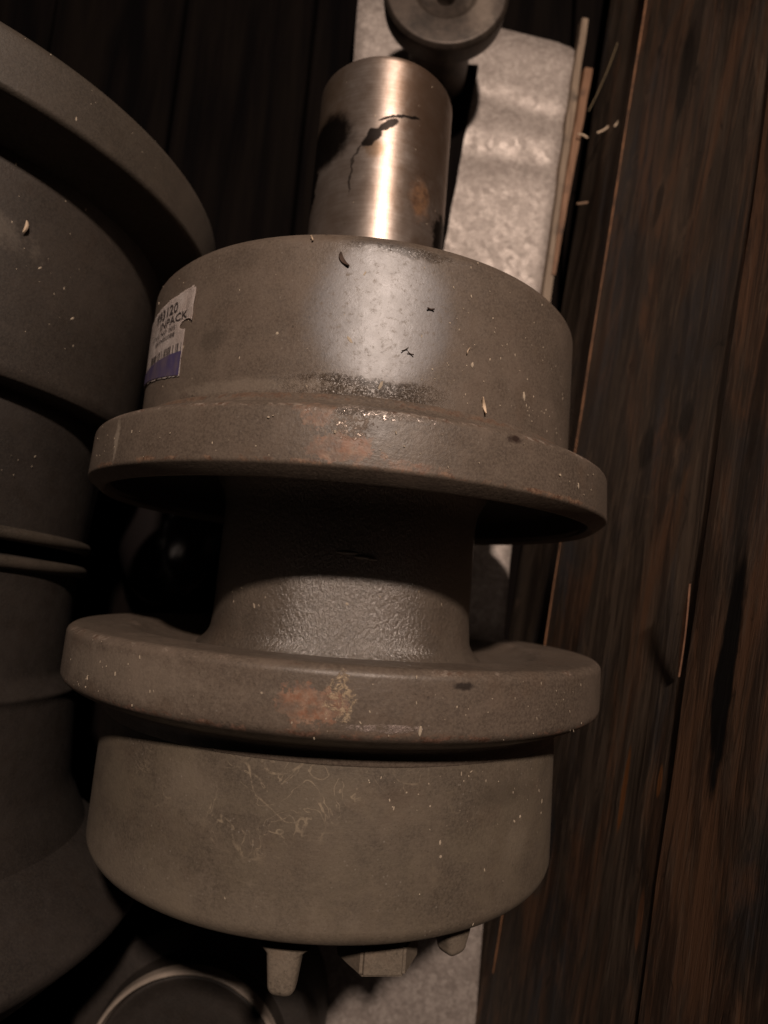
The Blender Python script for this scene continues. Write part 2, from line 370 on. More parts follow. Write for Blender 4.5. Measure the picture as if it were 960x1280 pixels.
def wood(name, warm=0.4, dark=1.0, marks=()):
    """grain runs along local X"""
    k = NT(name)
    g1 = k.noise(1.0, 7, 0.68, 0.9, (9, 105, 105)); g2 = k.noise(1.0, 5, 0.62, 1.0, (7, 26, 26), (2, 4, 1))
    g3 = k.noise(1.0, 5, 0.75, 0.6, (26, 380, 380))
    wear = k.noise(1.0, 6, 0.7, 0.8, (14, 40, 40), (1, 7, 2))
    D = dark
    c = k.mix(k.ramp(g2, 0.32, 0.68), (0.022 * D, 0.016 * D, 0.012 * D), (0.072 * D, 0.052 * D, 0.038 * D))
    c = k.mix(k.ramp(k.noise(1.0, 5, 0.65, 0.8, (6, 18, 18), (5, 5, 5)), 0.46, 0.62, 0, 0.85), c, (0.028 * D, 0.028 * D, 0.031 * D))
    c = k.mix(k.ramp(k.noise(1.0, 6, 0.68, 0.9, (8, 30, 30), (8, 1, 3)), 0.64 - 0.22 * warm, 0.82 - 0.22 * warm, 0, 0.8), c, (0.105 * D, 0.052 * D, 0.028 * D))
    c = k.mix(k.ramp(g1, 0.47, 0.57, 0, 0.65), c, (0.014 * D, 0.010 * D, 0.008 * D))
    c = k.mix(k.ramp(g3, 0.52, 0.66, 0, 0.45), c, (0.10 * D, 0.072 * D, 0.052 * D))
    c = k.mix(k.ramp(wear, 0.56, 0.72, 0, 0.55), c, (0.13 * D, 0.088 * D, 0.060 * D))
    c = k.mix(k.ramp(k.noise(1.0, 6, 0.75, 1.2, (34, 80, 80), (4, 2, 9)), 0.60, 0.68, 0, 0.7), c, (0.008, 0.006, 0.005))
    for (cx, cy), (rx, ry), cc, st in marks:
        v = k.vec('SUBTRACT', k.pos, (cx, cy, 0)); 
        wn = k.n.new('ShaderNodeTexNoise'); k.link(k.vec('MULTIPLY', k.pos, (60, 200, 0)), wn.inputs['Vector']); wn.inputs['Scale'].default_value = 1; wn.inputs['Detail'].default_value = 5
        v = k.vec('ADD', v, k.vec('MULTIPLY', k.vec('SUBTRACT', wn.outputs['Color'], (.5, .5, .5)), (rx * 0.8, ry * 1.5, 0)))
        v = k.vec('DIVIDE', v, (rx, ry, 1.0))
        m = k.ramp(k.vec('LENGTH', k.vec('MULTIPLY', v, (1, 1, 0)), (0, 0, 0)), 1.2, 0.75)
        c = k.mix(k.math('MULTIPLY', m, st), c, cc)
    nrm = k.bump(g1, 0.5, 0.0012); nrm = k.bump(g3, 0.35, 0.0004, nrm)
    return k.out(c, k.ramp(g2, 0.3, 0.7, 0.5, 0.75), 0.0, nrm, 0.35)

# ------------------------------------------------------------------ SETTING: crate floor
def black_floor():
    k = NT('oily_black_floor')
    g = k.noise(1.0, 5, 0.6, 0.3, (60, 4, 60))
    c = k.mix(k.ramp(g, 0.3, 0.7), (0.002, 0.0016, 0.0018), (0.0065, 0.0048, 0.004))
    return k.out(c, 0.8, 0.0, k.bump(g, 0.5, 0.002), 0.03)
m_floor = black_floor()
FZ = -0.150
fb = bmesh.new(); box(fb, (2.4, 2.4, 0.02), (0, 0, FZ - 0.022))
floor = obj('floor', fb, m_floor, smooth=0); floor['kind'] = 'structure'
for i in range(9):
    b = bmesh.new(); w = 0.098
    box(b, (w, 1.9, 0.02 + random.uniform(-.001, .001)), (-0.42 + i * 0.1, 0.1, FZ - 0.0095), None, 0.0015, 1)
    o = obj('floor_board', b, m_floor, floor, smooth=0)

# ------------------------------------------------------------------ crate side wall: leaning dark planks
U = Vector((0.09418735, 0.99423432, 0.05125287)); Wv = Vector((0.13343044, -0.06362409, 0.9890138)); N = Vector((0.98657238, -0.0863139, -0.13865371))
O = Vector((0.12470251, 0.09102251, -0.077455))
wall = empty('crate_side_wall', O - Wv * 0.066, 'crate side of rough dark stained planks leaning outward on the right', 'crate wall')
rotm = Matrix((U, Wv, -N)).transposed()      # columns: u, w, inward normal (towards roller)
# check handedness: U x Wv should be +-N
hand = U.cross(Wv).dot(-N)
wall.rotation_euler = rotm.to_euler() if hand > 0 else Matrix((U, Wv, N)).transposed().to_euler()
SGN = 1 if hand > 0 else -1               # inward direction is +Z*SGN
OR_ = (0.30, 0.115, 0.035)
def plank(w0, w1, mat, inset=0.0, th=0.018, label=None, edge=0.0007):
    b = bmesh.new(); n = 90; L0, L1 = -0.75, 0.75
    secs = []
    for i in range(n + 1):
        x = L0 + (L1 - L0) * i / n
        a = w0 + 0.066 + edge * mn.noise(Vector((x * 25, w0 * 50, 0))); c = w1 + 0.066 + edge * mn.noise(Vector((x * 25, w1 * 50, 5)))
        zf = SGN * (-inset + 0.0008 * mn.noise(Vector((x * 9, w0 * 9, 2)))); zb = SGN * (-inset - th); e = 0.0005
        pr = [(a + e, zf), (c - e, zf), (c, zf - SGN * e), (c, zb), (a, zb), (a, zf - SGN * e)]
        secs.append([b.verts.new((x, q[0], q[1])) for q in pr])
    for A, B in zip(secs, secs[1:]):
        for j in range(6): b.faces.new((A[j], A[(j + 1) % 6], B[(j + 1) % 6], B[j]))
    b.faces.new(secs[0]); b.faces.new(secs[-1][::-1])
    o = obj('plank', b, mat, wall, smooth=30)
    if label: o['label'] = label
    return o
def mk(u, w): return (u, w + 0.066)
m_w1 = wood('wood_lower_plank', 0.5, 1.8)
m_w2 = wood('wood_middle_plank', 0.75, 2.1, marks=[
    (mk(-0.012, 0.079), (0.011, 0.0055), (0.008, 0.006, 0.005), 0.75), (mk(-0.004, 0.107), (0.008, 0.005), (0.012, 0.009, 0.007), 0.6),
    (mk(-0.161, 0.1015), (0.017, 0.0018), OR_, 0.9), (mk(-0.148, 0.124), (0.006, 0.0014), OR_, 0.7),
    (mk(-0.200, 0.124), (0.011, 0.0018), (0.22, 0.10, 0.05), 0.8), (mk(-0.045, 0.112), (0.02, 0.0022), (0.12, 0.07, 0.04), 0.6),
    (mk(0.19, 0.062), (0.025, 0.006), (0.008, 0.006, 0.005), 0.8), (mk(0.12, 0.055), (0.012, 0.004), (0.01, 0.008, 0.007), 0.7)])
m_w3 = wood('wood_upper_plank', 1.1, 1.9, marks=[
    (mk(-0.10, 0.153), (0.045, 0.0045), (0.004, 0.003, 0.003), 1.0), (mk(0.0, 0.150), (0.03, 0.003), (0.02, 0.012, 0.008), 0.7)])
plank(-0.066, -0.0003, m_w1, 0.0015, label='lowest plank, half hidden behind the roller')
plank(0.0003, 0.1309, m_w2, 0.0, label='grey brown plank with a knot and orange scrapes')
plank(0.1311, 0.245, m_w3, -0.0006, label='reddish upper plank with a long black gouge')
# pale raised splinter edge along the lowest seam, and a split sliver
def strip(bm, pts, w, t):
    prev = None
    for i, p in enumerate(pts):
        p = Vector(p); d = (Vector(pts[min(i + 1, len(pts) - 1)]) - Vector(pts[max(i - 1, 0)])).normalized()
        s = Vector((0, 0, 1)) if abs(d.z) < .9 else Vector((1, 0, 0))
        a = d.cross(s).normalized(); s = a.cross(d).normalized()
        ww = w(i / (len(pts) - 1)) if callable(w) else w
        q = [bm.verts.new(p + a * ww * cx + s * t * cz) for cx, cz in ((-.5, -.5), (.5, -.5), (.35, .5), (-.35, .5))]
        if prev:
            for j in range(4): bm.faces.new((prev[j], prev[(j + 1) % 4], q[(j + 1) % 4], q[j]))
        else: bm.faces.new(q[::-1])
        prev = q
    bm.faces.new(prev)
def flatmat(name, c, rough=0.7, var=0.3, sc=200, metal=0.0):
    k = NT(name)
    return k.out(k.mix(k.ramp(k.noise(sc, 5, 0.7), 0.3, 0.7), tuple(x * (1 - var) for x in c), tuple(min(1, x * (1 + var)) for x in c)), rough, metal, k.bump(k.noise(sc * 2), 0.2, 0.0003))
m_orange = flatmat('fresh_split_wood', (0.15, 0.07, 0.032), 0.7, 0.6, 60)
b = bmesh.new()
strip(b, [(x, 0.066 + 0.0005 * mn.noise(Vector((x * 30, 0, 0))), SGN * 0.0002) for x in [-0.30 + i * 0.02 for i in range(41)]],
      lambda t: 0.0007 + 0.0004 * math.sin(t * 37) + 0.0003 * math.sin(t * 91), 0.0012)
o = obj('splintered_edge', b, m_orange, wall); o['label'] = 'thin pale orange splintered edge along the seam'
b = bmesh.new()
strip(b, [(-0.108 + i * 0.005, 0.066 + 0.128 + 0.0007 * i, SGN * (0.001 + 0.0006 * i)) for i in range(8)], lambda t: 0.0004 + 0.0018 * math.sin(PI * min(1, t * 1.05)), 0.0008)
o = obj('splinter', b, flatmat('pale_splinter', (0.17, 0.085, 0.05)), wall); o['label'] = 'narrow sliver of split wood standing off the plank'

# ------------------------------------------------------------------ galvanized sheet under the roller
b = bmesh.new(); NX, NY = 40, 260
def sheet_z(x, y):
    z = -0.1125
    z += -0.0019 * math.exp(-((y - 0.335 + 0.1*(x-0.08)) / 0.0075) ** 2) + 0.0010 * math.exp(-((y - 0.313) / 0.008) ** 2)
    z += -0.0013 * math.exp(-((y - 0.296) / 0.007) ** 2) + 0.0005 * math.exp(-((y - 0.275) / 0.009) ** 2)
    z += 0.0009 * mn.noise(Vector((x * 22, y * 22, 0)))
    if y > 0.375: z -= (y - 0.375) ** 2 * 18
    return z
def sheet_edge(y):   # right edge x as a function of y
    P = [(-0.5, 0.0875), (-0.206, 0.093), (0.024, 0.097), (0.229, 0.1105), (0.299, 0.115), (0.394, 0.1235)]
    for (a, xa), (c, xc) in zip(P, P[1:]):
        if y <= c: return xa + (xc - xa) * (y - a) / (c - a)
    return P[-1][1]
top, botm = [], []
for j in range(NY + 1):
    y = -0.46 + 0.854 * j / NY; xr = sheet_edge(y); xl = -0.0335 + (y - .39) * -0.02
    r1, r2 = [], []
    for i in range(NX + 1):
        x = xl + (xr - xl) * i / NX
        z = sheet_z(x, y); e = min(i, NX - i)
        if e == 0: z -= 0.0018
        yy = y + max(0, (y - 0.2) / 0.194) * (xr - x) * 0.19 if y > 0.2 else y
        if j == NY: yy -= 0.004 * max(0, (i / NX - 0.9) * 10) ** 2
        r1.append(b.verts.new((x, yy, z))); r2.append(b.verts.new((x, yy, z - 0.0016)))
    top.append(r1); botm.append(r2)
for j in range(NY):
    for i in range(NX):
        b.faces.new((top[j][i], top[j][i + 1], top[j + 1][i + 1], top[j + 1][i]))
        b.faces.new((botm[j][i], botm[j + 1][i], botm[j + 1][i + 1], botm[j][i + 1]))
    b.faces.new((top[j][0], top[j + 1][0], botm[j + 1][0], botm[j][0]))
    b.faces.new((top[j][NX], botm[j][NX], botm[j + 1][NX], top[j + 1][NX]))
for i in range(NX):
    b.faces.new((top[0][i], botm[0][i], botm[0][i + 1], top[0][i + 1]))
    b.faces.new((top[NY][i], top[NY][i + 1], botm[NY][i + 1], botm[NY][i]))
sheet = empty('metal_sheet', (0.03, 0, FZ), 'pale galvanized metal sheet lying under the upright shaft and the main roller', 'metal sheet')
o = obj('sheet', b, m_sheet, sheet, (-0.03, 0, -FZ))
m_batten = wood('wood_batten', 0.2, 0.7)
for y in (0.30, 0.0, -0.36):
    b = bmesh.new(); box(b, (0.11, 0.03, 0.0335), (0.035, y, FZ + 0.0169), None, 0.001, 1)
    o = obj('batten', b, m_batten, sheet, (-0.03, 0, -FZ), smooth=0)

b = bmesh.new(); n = 24; rows = []  # flat black strip added for the dark band beside the shaft
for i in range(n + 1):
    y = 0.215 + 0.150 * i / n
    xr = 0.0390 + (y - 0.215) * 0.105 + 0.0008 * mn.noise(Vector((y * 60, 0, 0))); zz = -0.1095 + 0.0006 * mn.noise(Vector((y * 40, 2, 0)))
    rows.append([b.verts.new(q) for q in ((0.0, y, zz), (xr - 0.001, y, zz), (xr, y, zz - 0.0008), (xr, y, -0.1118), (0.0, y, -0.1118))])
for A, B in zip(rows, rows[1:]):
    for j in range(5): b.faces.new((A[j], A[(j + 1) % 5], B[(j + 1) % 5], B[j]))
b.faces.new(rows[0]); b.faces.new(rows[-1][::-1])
tag(obj('dark_strip', b, m_floor), 'black strip on the metal sheet beneath the bright shaft', 'rubber strip')

# ------------------------------------------------------------------ laths against the sheet edge
def lath(name, pts, w, t, mat, label):
    b = bmesh.new()
    P = []
    n = 24
    for i in range(n + 1):
        u = i / n; s = u * (len(pts) - 1); j = min(int(s), len(pts) - 2); f = s - j
        p = Vector(pts[j]).lerp(Vector(pts[j + 1]), f)
        p.x += 0.0005 * mn.noise(Vector((u * 9, 1, 0))); P.append(p)
    strip(b, P, w, t)
    return tag(obj(name, b, mat), label, 'wooden lath', 'laths along the sheet edge')
def lathwood(name, a, c):
    k = NT(name); g = k.noise(1.0, 5, 0.65, 0.3, (300, 14, 300))
    col = k.mix(k.ramp(g, 0.3, 0.7), a, c)
    col = k.mix(k.ramp(k.noise(60, 4), 0.55, 0.75), col, tuple(x * 0.5 for x in a))
    return k.out(col, 0.65, 0, k.bump(g, 0.4, 0.0008))
lath('wooden_lath', [(0.1275, 0.408, -0.1125), (0.1205, 0.33, -0.1125), (0.1135, 0.235, -0.112), (0.108, 0.17, -0.112)], lambda t: 0.0062 + 0.002 * t, 0.006,
     lathwood('pale_grey_lath', (0.15, 0.105, 0.07), (0.27, 0.20, 0.14)), 'pale grey brown lath lying along the sheet edge')
lath('wooden_lath', [(0.1305, 0.366, -0.108), (0.1252, 0.32, -0.1085), (0.1188, 0.265, -0.1095), (0.1140, 0.215, -0.1105)], lambda t: 0.0075 * (1 - 0.55 * t ** 2), 0.005,
     lathwood('orange_lath', (0.13, 0.055, 0.02), (0.25, 0.13, 0.068)), 'shorter orange brown lath lying against the pale lath')

# ------------------------------------------------------------------ main track roller
roller = empty('track_roller', (0, 0, -0.11), 'grey double flanged steel roller with bright shaft lying in the middle', 'track roller')
UP = (0, 0, 0.11)
rD, rF, rN = 0.0936, 0.11, 0.056
o = obj('shaft', lathe([(0.108, 0, 0), (0.108, 0.0324, 0), (0.2335, 0.0324, 0.0012), (0.2369, 0.0296, 0.001), (0.2369, 0.008, 0.001), (0.230, 0.004, 0), (0.226, 0, 0)], 200), m_shaft, roller, UP)
o = obj('drum', lathe([(0.046, 0, 0), (0.046, rD, 0), (0.1105, rD, 0.0016), (0.1142, rD - 0.0032, 0.0012), (0.1142, 0.045, 0.002), (0.1115, 0.040, 0.001), (0.1115, 0.0, 0)], 240, wob=0.00025), m_drum_up, roller, UP)
o['label'] = 'upper drum with a glossy patch and paper label'
o = obj('flange', lathe([(0.0595, rD - 0.001, 0), (0.0585, rD + 0.0004, 0.001), (0.0545, rD + 0.0022, 0.003), (0.0525, rD + 0.0115, 0.0025), (0.0500, rF - 0.0006, 0.0018), (0.0328, rF, 0.0009),
      (0.0288, rF - 0.0052, 0.0008), (0.0305, 0.1030, 0.0008), (0.0325, 0.1022, 0)], 240, wob=0.0003), m_flange_up, roller, UP)
o['label'] = 'upper flange with rust and bright scuffs'
obj('web', lathe([(0.0308, 0.1028, 0), (0.0415, 0.1000, 0.002), (0.0415, 0.06, 0.003), (0.0415, 0.03, 0)], 200), paint('shade_black_web', (0.016, 0.012, 0.010), 0.7, 0.1), roller, UP)  # underside web near black, its shade put into the colour
o = obj('hub', lathe([(0.044, rN + 0.006, 0), (0.034, rN, 0.006), (-0.010, rN, 0.006), (-0.0225, rN + 0.0010, 0.003), (-0.0262, rN + 0.0035, 0.002), (-0.0290, rN + 0.007, 0)], 200, wob=0.0007), m_hub, roller, UP)
o['label'] = 'rough cast waist between the flanges'
o = obj('flange', lathe([(-0.0285, 0.050, 0), (-0.0282, 0.068, 0.003), (-0.0262, 0.080, 0.004), (-0.0226, 0.087, 0.003), (-0.0222, rF - 0.0022, 0.0016), (-0.0242, rF, 0.0012), (-0.0412, rF, 0.0022), (-0.0440, rF - 0.004, 0.003),
      (-0.0462, 0.1000, 0.003), (-0.0478, 0.0950, 0.004), (-0.0530, rD + 0.0002, 0.002), (-0.0535, rD - 0.0006, 0)], 240, wob=0.0004), m_flange_low, roller, UP)
o['label'] = 'lower flange with a rusty scrape and yellow scuff'
o = obj('drum', lathe([(-0.044, 0, 0), (-0.044, 0.091, 0), (-0.0470, 0.0925, 0.001), (-0.0480, rD, 0.001), (-0.1005, rD + 0.0003, 0.002), (-0.1037, rD - 0.0022, 0.0015), (-0.1037, 0.085, 0.001), (-0.1015, 0.083, 0), (-0.1015, 0, 0)], 240, wob=0.00025), m_drum_low, roller, UP)
o['label'] = 'dusty lower drum with pale scribbled glue traces'
# end collar with its tongues and block
o = obj('end_collar', lathe([(-0.1, 0, 0), (-0.1, 0.077, 0), (-0.1085, 0.0765, 0.001), (-0.1105, 0.0745, 0.001), (-0.1105, 0.04, 0), (-0.1105, 0, 0)], 160), m_left_dark, roller, UP)
def loft_tab(th, y, r, sec, mat, nm, parent=roller):
    """sec: (distance along -Y, half width, half thickness) -> smooth rounded tab"""
    b = bmesh.new(); prev = None
    for d, a, c in sec:
        ring = []
        for q in range(28):
            t = 2 * PI * q / 28; ct, st = math.cos(t), math.sin(t)
            ring.append(b.verts.new((a * math.copysign(abs(ct) ** 0.5, ct), -d, c * math.copysign(abs(st) ** 0.5, st))))
        if prev:
            for q in range(28): b.faces.new((prev[q], prev[(q + 1) % 28], ring[(q + 1) % 28], ring[q]))
        else: b.faces.new(ring)
        prev = ring
    b.faces.new(prev)
    b.transform(Matrix.Translation(cyl_pt(th, y, r)) @ Matrix.Rotation(-(R(th) - PI / 2), 4, 'Y'))
    return obj(nm, b, mat, parent, UP, smooth=60)
def tab_sec(w0, w1, L, t, fil=0.0025):
    o = []
    for i in range(8):
        f = i / 7; o.append((f * fil, w0 + fil * (1 - math.sin(f * PI / 2)), t))
    for i in range(1, 6):
        f = i / 5; o.append((fil + (L - fil - w1 * .7) * f, w0 + (w1 - w0) * f, t * (1 - .1 * f)))
    for i in range(1, 9):
        a = PI / 2 * i / 8; o.append((L - w1 * .7 + w1 * .7 * math.sin(a), max(0.0006, w1 * math.cos(a) ** .7), max(0.0006, t * .9 * math.cos(a) ** .5)))
    return o
loft_tab(93.5, -0.1120, 0.0745, tab_sec(0.0055, 0.0045, 0.0142, 0.0048), m_bracket, 'tongue')
loft_tab(49, -0.1105, 0.0755, tab_sec(0.006, 0.0045, 0.0095, 0.0042), m_bracket, 'tongue')
b = bmesh.new()
bmesh.ops.create_cone(b, cap_ends=True, segments=6, radius1=0.0138, radius2=0.0138, depth=0.0095)
bmesh.ops.bevel(b, geom=list(b.edges), offset=0.0009, segments=2, affect='EDGES')
b.transform(Matrix.Translation((0.0245, -0.1165, 0.0605)) @ Matrix.Rotation(R(38), 4, 'Y') @ Matrix.Rotation(PI / 2, 4, 'X') @ Matrix.Rotation(R(0), 4, 'Z'))
obj('bolt_head', b, m_bracket, roller, UP, smooth=30)
# casting seam mark on the hub
b = bmesh.new()
for dx, dy, w in ((-0.002, 0.0005, 0.009), (0.004, -0.0008, 0.007), (0.0075, -0.0012, 0.004)):
    bmesh.ops.create_icosphere(b, subdivisions=2, radius=1, matrix=Matrix.Translation((0.0045 + dx, 0.0109 + dy, 0.0556)) @ Matrix.Diagonal((w / 2, 0.0006 + 0.0003 * w * 100, 0.0011, 1)))
o = obj('casting_seam', b, m_hub, roller, UP)

# paper label on the upper drum --------------------------------------------------
def paper():
    k = NT('worn_white_paper')
    c = k.mix(k.ramp(k.noise(120, 5, 0.6), 0.3, 0.75), (0.66, 0.57, 0.53), (0.85, 0.78, 0.75))
    c = k.mix(k.ramp(k.noise(900, 3, 0.7), 0.5, 0.7, 0, 0.25), c, (0.35, 0.29, 0.26))
    return k.out(c, 0.5, 0, k.bump(k.noise(140), 0.3, 0.0008))
def band_blue():
    k = NT('faded_blue_print')
    c = k.mix(k.ramp(k.noise(110, 5, 0.6, 0, (1, 0.4, 1)), 0.35, 0.65), (0.060, 0.047, 0.13), (0.13, 0.10, 0.125))
    return k.out(c, 0.45, 0)
m_paper = paper(); m_blue = band_blue(); m_ink = flatmat('black_print', (0.05, 0.04, 0.04), 0.6)
RL = rD + 0.0004
TH0, TH1 = 127.6, 162.0
yT0, yB0 = 0.1003, 0.0668
b = bmesh.new(); nx, ny = 90, 60; grid = {}
def lab_in(th, y):
    # torn notch and clipped corner on the right edge
    du = (th - TH0) * PI / 180 * RL
    top = 0.1003 - 0.0001 * (th - TH0) + 0.0004 * mn.noise(Vector((th * .3, 0, 0)))
    if du < 0.0012: top -= 0.0010
    bot = 0.0668 + 0.0002 * (th - TH0) - 0.0003 * mn.noise(Vector((th * .4, 3, 0)))
    if y > top or y < bot: return False
    e = 0.0003 * mn.noise(Vector((y * 900, 7, 0)))
    if y < 0.0868: e += 0.0042
    if du < e: return False
    if ((du - 0.0040) / 0.0040) ** 2 + ((y - 0.0866) / 0.0018) ** 2 < 1: return False
    return True
nx, ny = 150, 110
def vget(i, j):
    if (i, j) not in grid:
        th = TH0 + (TH1 - TH0) * i / nx; y = 0.0655 + (0.1010 - 0.0655) * j / ny
        lift = 0.0006 * max(0, 1 - (th - TH0) / 3) * (1 + mn.noise(Vector((y * 200, 0, 4))))
        grid[(i, j)] = b.verts.new(cyl_pt(th, y, RL + 0.0001 * mn.noise(Vector((th * .5, y * 150, 0))) + lift * 0.6))
    return grid[(i, j)]
for i in range(nx):
    for j in range(ny):
        th = TH0 + (TH1 - TH0) * (i + .5) / nx; y = 0.0655 + (0.1010 - 0.0655) * (j + .5) / ny
        if lab_in(th, y): b.faces.new((vget(i, j), vget(i + 1, j), vget(i + 1, j + 1), vget(i, j + 1)))
r = bmesh.ops.solidify(b, geom=list(b.faces), thickness=0.00012)
label_o = obj('paper_label', b, m_paper, roller, UP, smooth=60)
label_o['label'] = 'torn white paper label with blue band'
def lab_pt(du, y, lift=0.00022):
    th = TH0 + du / RL * 180 / PI
    l = 0.0006 * max(0, 1 - (th - TH0) / 3) * (1 + mn.noise(Vector((y * 200, 0, 4))))
    return cyl_pt(th, y, RL + lift + 0.0001 * mn.noise(Vector((th * .5, y * 150, 0))) + l * .6 + 0.0001)
b = bmesh.new(); nn = 60; mm = 12; g = []
for i in range(nn + 1):
    du = 0.0046 + 0.052 * i / nn; row = []
    for j in range(mm + 1):
        th = TH0 + du / RL * 180 / PI
        bot = 0.0672 + 0.0002 * (th - TH0)
        y = bot + (0.0768 - bot) * j / mm
        row.append(b.verts.new(lab_pt(du, y, 0.00010)))
    g.append(row)
for i in range(nn):
    for j in range(mm): b.faces.new((g[i][j], g[i + 1][j], g[i + 1][j + 1], g[i][j + 1]))
obj('blue_band', b, m_blue, label_o, smooth=60)
b = bmesh.new(); du = 0.0050
random.seed(3)
while du < 0.034:
    w = random.choice((0.0003, 0.0005, 0.0009)); 
    q = [lab_pt(du, 0.0769, 0.00012), lab_pt(du + w, 0.0769, 0.00012), lab_pt(du + w, 0.0800, 0.00012), lab_pt(du, 0.0800, 0.00012)]
    b.faces.new([b.verts.new(v) for v in q]); du += w + random.choice((0.0005, 0.0008, 0.0016))
o = obj('barcode_bars', b, m_ink, label_o, smooth=0)
def text(body, size, du_right, y, weight=0.0, xs=1.0):
    cu = bpy.data.curves.new('printed_text', 'FONT'); cu.body = body; cu.size = size; cu.align_x = 'RIGHT'; cu.offset = weight
    cu.resolution_u = 2
    tmp = bpy.data.objects.new('tmp_text', cu); COL.objects.link(tmp)
    dg = bpy.context.evaluated_depsgraph_get(); me = bpy.data.meshes.new_from_object(tmp.evaluated_get(dg))
    bpy.data.objects.remove(tmp)
    for v in me.vertices:
        v.co = lab_pt(du_right - v.co.x * xs, y + v.co.y, 0.00013)
    me.materials.clear(); me.materials.append(m_ink); me.name = 'printed_text'
    o = bpy.data.objects.new('printed_text', me); link(o, label_o)
text('993120', 0.0056, 0.0106, 0.0929, 0.00008, 1.25)
text('INPACK', 0.0043, 0.0034, 0.0889, 0.00003, 1.45)
text('15 KG NO 00S', 0.0024, 0.0110, 0.0863, 0, 1.6)
text('0RSN00088', 0.0024, 0.0110, 0.0836, 0, 1.6)

# dust flecks and lint, too many to count ----------------------------------------
m_fleck = flatmat('pale_dust_fleck', (0.40, 0.33, 0.25), 0.8)
m_brown = flatmat('dark_twig', (0.05, 0.028, 0.018), 0.8)
def flecks(name, zones, mat, parent, loc, seed):
    rn = random.Random(seed); b = bmesh.new()
    for n, t0, t1, y0, y1, r, smin, smax in zones:
        for _ in range(n):
            th = rn.uniform(t0, t1); y = rn.uniform(y0, y1); s = rn.uniform(smin, smax) * (2.2 if rn.random() < .06 else 1)
            el = rn.choice((1, 1.3, 2.0, 3)); ang = rn.gauss(0, 0.35) if el > 1.5 else rn.uniform(0, PI)
            m = Matrix.Translation(cyl_pt(th, y, r)) @ Matrix.Rotation(-(R(th) - PI / 2), 4, 'Y') @ Matrix.Rotation(ang, 4, 'Z') @ Matrix.Diagonal((s * .5, s * .5 * el, s * .3, 1))
            bmesh.ops.create_icosphere(b, subdivisions=1, radius=1, matrix=m)
    o = obj(name, b, mat, parent, loc); o['kind'] = 'stuff'; return o
flecks('dust_fleck', [(71, 35, 150, 0.060, 0.112, rD, .0002, .0006), (58, 30, 75, 0.060, 0.1, rD, .0002, .0006), (45, 35, 145, 0.034, 0.048, rF, .0002, .0005),
                      (71, 35, 145, -0.042, -0.024, rF, .0002, .0005), (97, 30, 150, -0.1, -0.055, rD, .0002, .0006), (149, 28, 75, -0.101, -0.055, rD, .00025, .0006),
                      (39, 40, 140, -0.018, 0.01, rN, .0002, .0006), (29, 30, 150, 0.12, 0.235, 0.0324, .0002, .0005)], m_fleck, roller, UP, 5)

# ------------------------------------------------------------------ chips and shreds lying about (things)
def chip(name, label, pts, w, t, mat, cat='wood chip'):
    b = bmesh.new(); strip(b, pts, w, t); o = obj(name, b, mat)
    return tag(o, label, cat, {'shred': 'dark shreds on the upper drum', 'wood chip': 'pale chips on the upper drum', 'shaving': 'shavings beside the crate side'}.get(cat))
def on_drum(th, y, dth, dy, n=6, r=rD, curl=0.0006, bend=0.0):
    out = []
    for i in range(n):
        f = i / (n - 1) - .5
        out.append(cyl_pt(th + dth * f + bend * (0.25 - f * f), y + dy * f, r + 0.0003 + curl * (4 * f * f)))
    return out
m_chip = flatmat('pale_wood_chip', (0.55, 0.42, 0.30), 0.7)
sw = lambda t: 0.0004 + 0.0009 * math.sin(PI * t)
chip('twig_shred', 'dark curled shred lying near the top of the upper drum', on_drum(92.6, 0.1035, -1.8, -0.0045, 8, bend=2.5), lambda t: .0005 + .0013 * math.sin(PI * t), 0.0006, m_brown, 'shred')
chip('wood_chip', 'pale bent chip resting where the upper drum meets its flange', on_drum(61.5, 0.0622, -1.0, -0.0052, 7, bend=-1.2, curl=.001), sw, 0.0005, m_chip)
chip('twig_shred', 'short black fibre right of the glossy patch', on_drum(74.8, 0.0906, -1.4, 0.0001), 0.0005, 0.0004, m_brown, 'shred')
chip('twig_shred', 'small black fibre below the glossy patch, slanting', on_drum(79.4, 0.0755, -1.2, 0.0013), 0.0003, 0.0003, m_brown, 'shred')
chip('twig_shred', 'small black fibre below the glossy patch, lying flat', on_drum(78.2, 0.0745, -1.2, -0.0007), 0.0003, 0.0003, m_brown, 'shred')
chip('wood_chip', 'tiny pale chip at the top rim of the upper drum', on_drum(99.6, 0.1105, -.4, -0.0015), 0.0006, 0.0004, m_chip)
chip('wood_chip', 'tiny pale fleck on the right half of the upper drum', on_drum(66, 0.0795, -.5, 0.002), 0.0004, 0.0004, m_chip)
def free(p, d, L, bend, n=6):
    p = Vector(p); d = Vector(d).normalized(); s = d.cross(Vector((0, 0, 1)))
    return [p + d * L * (i / (n - 1) - .5) + s * bend * (1 - (2 * i / (n - 1) - 1) ** 2) for i in range(n)]
chip('wood_shaving', 'pale shaving right of the orange lath', free((0.1400, 0.316, -0.100), (1, .55, 0.3), 0.008, 0.0006), 0.0014, 0.0005, m_chip, 'shaving')
chip('wood_shaving', 'pale shaving lying across the orange lath', free((0.1275, 0.312, -0.1025), (1, -.35, 0), 0.007, -0.0008), 0.0012, 0.0005, m_chip, 'shaving')
chip('wood_shaving', 'small pale shaving against the lowest plank', free((0.1440, 0.309, -0.085), (.4, .6, 0.2), 0.005, 0.0002), 0.0012, 0.0005, m_chip, 'shaving')
chip('wood_shaving', 'dull brown shaving near the foot of the crate side', free((0.1285, 0.262, -0.1), (1, .1, 0.2), 0.007, 0.0002), 0.0016, 0.0005, flatmat('brown_chip', (0.2, 0.12, 0.07)), 'shaving')
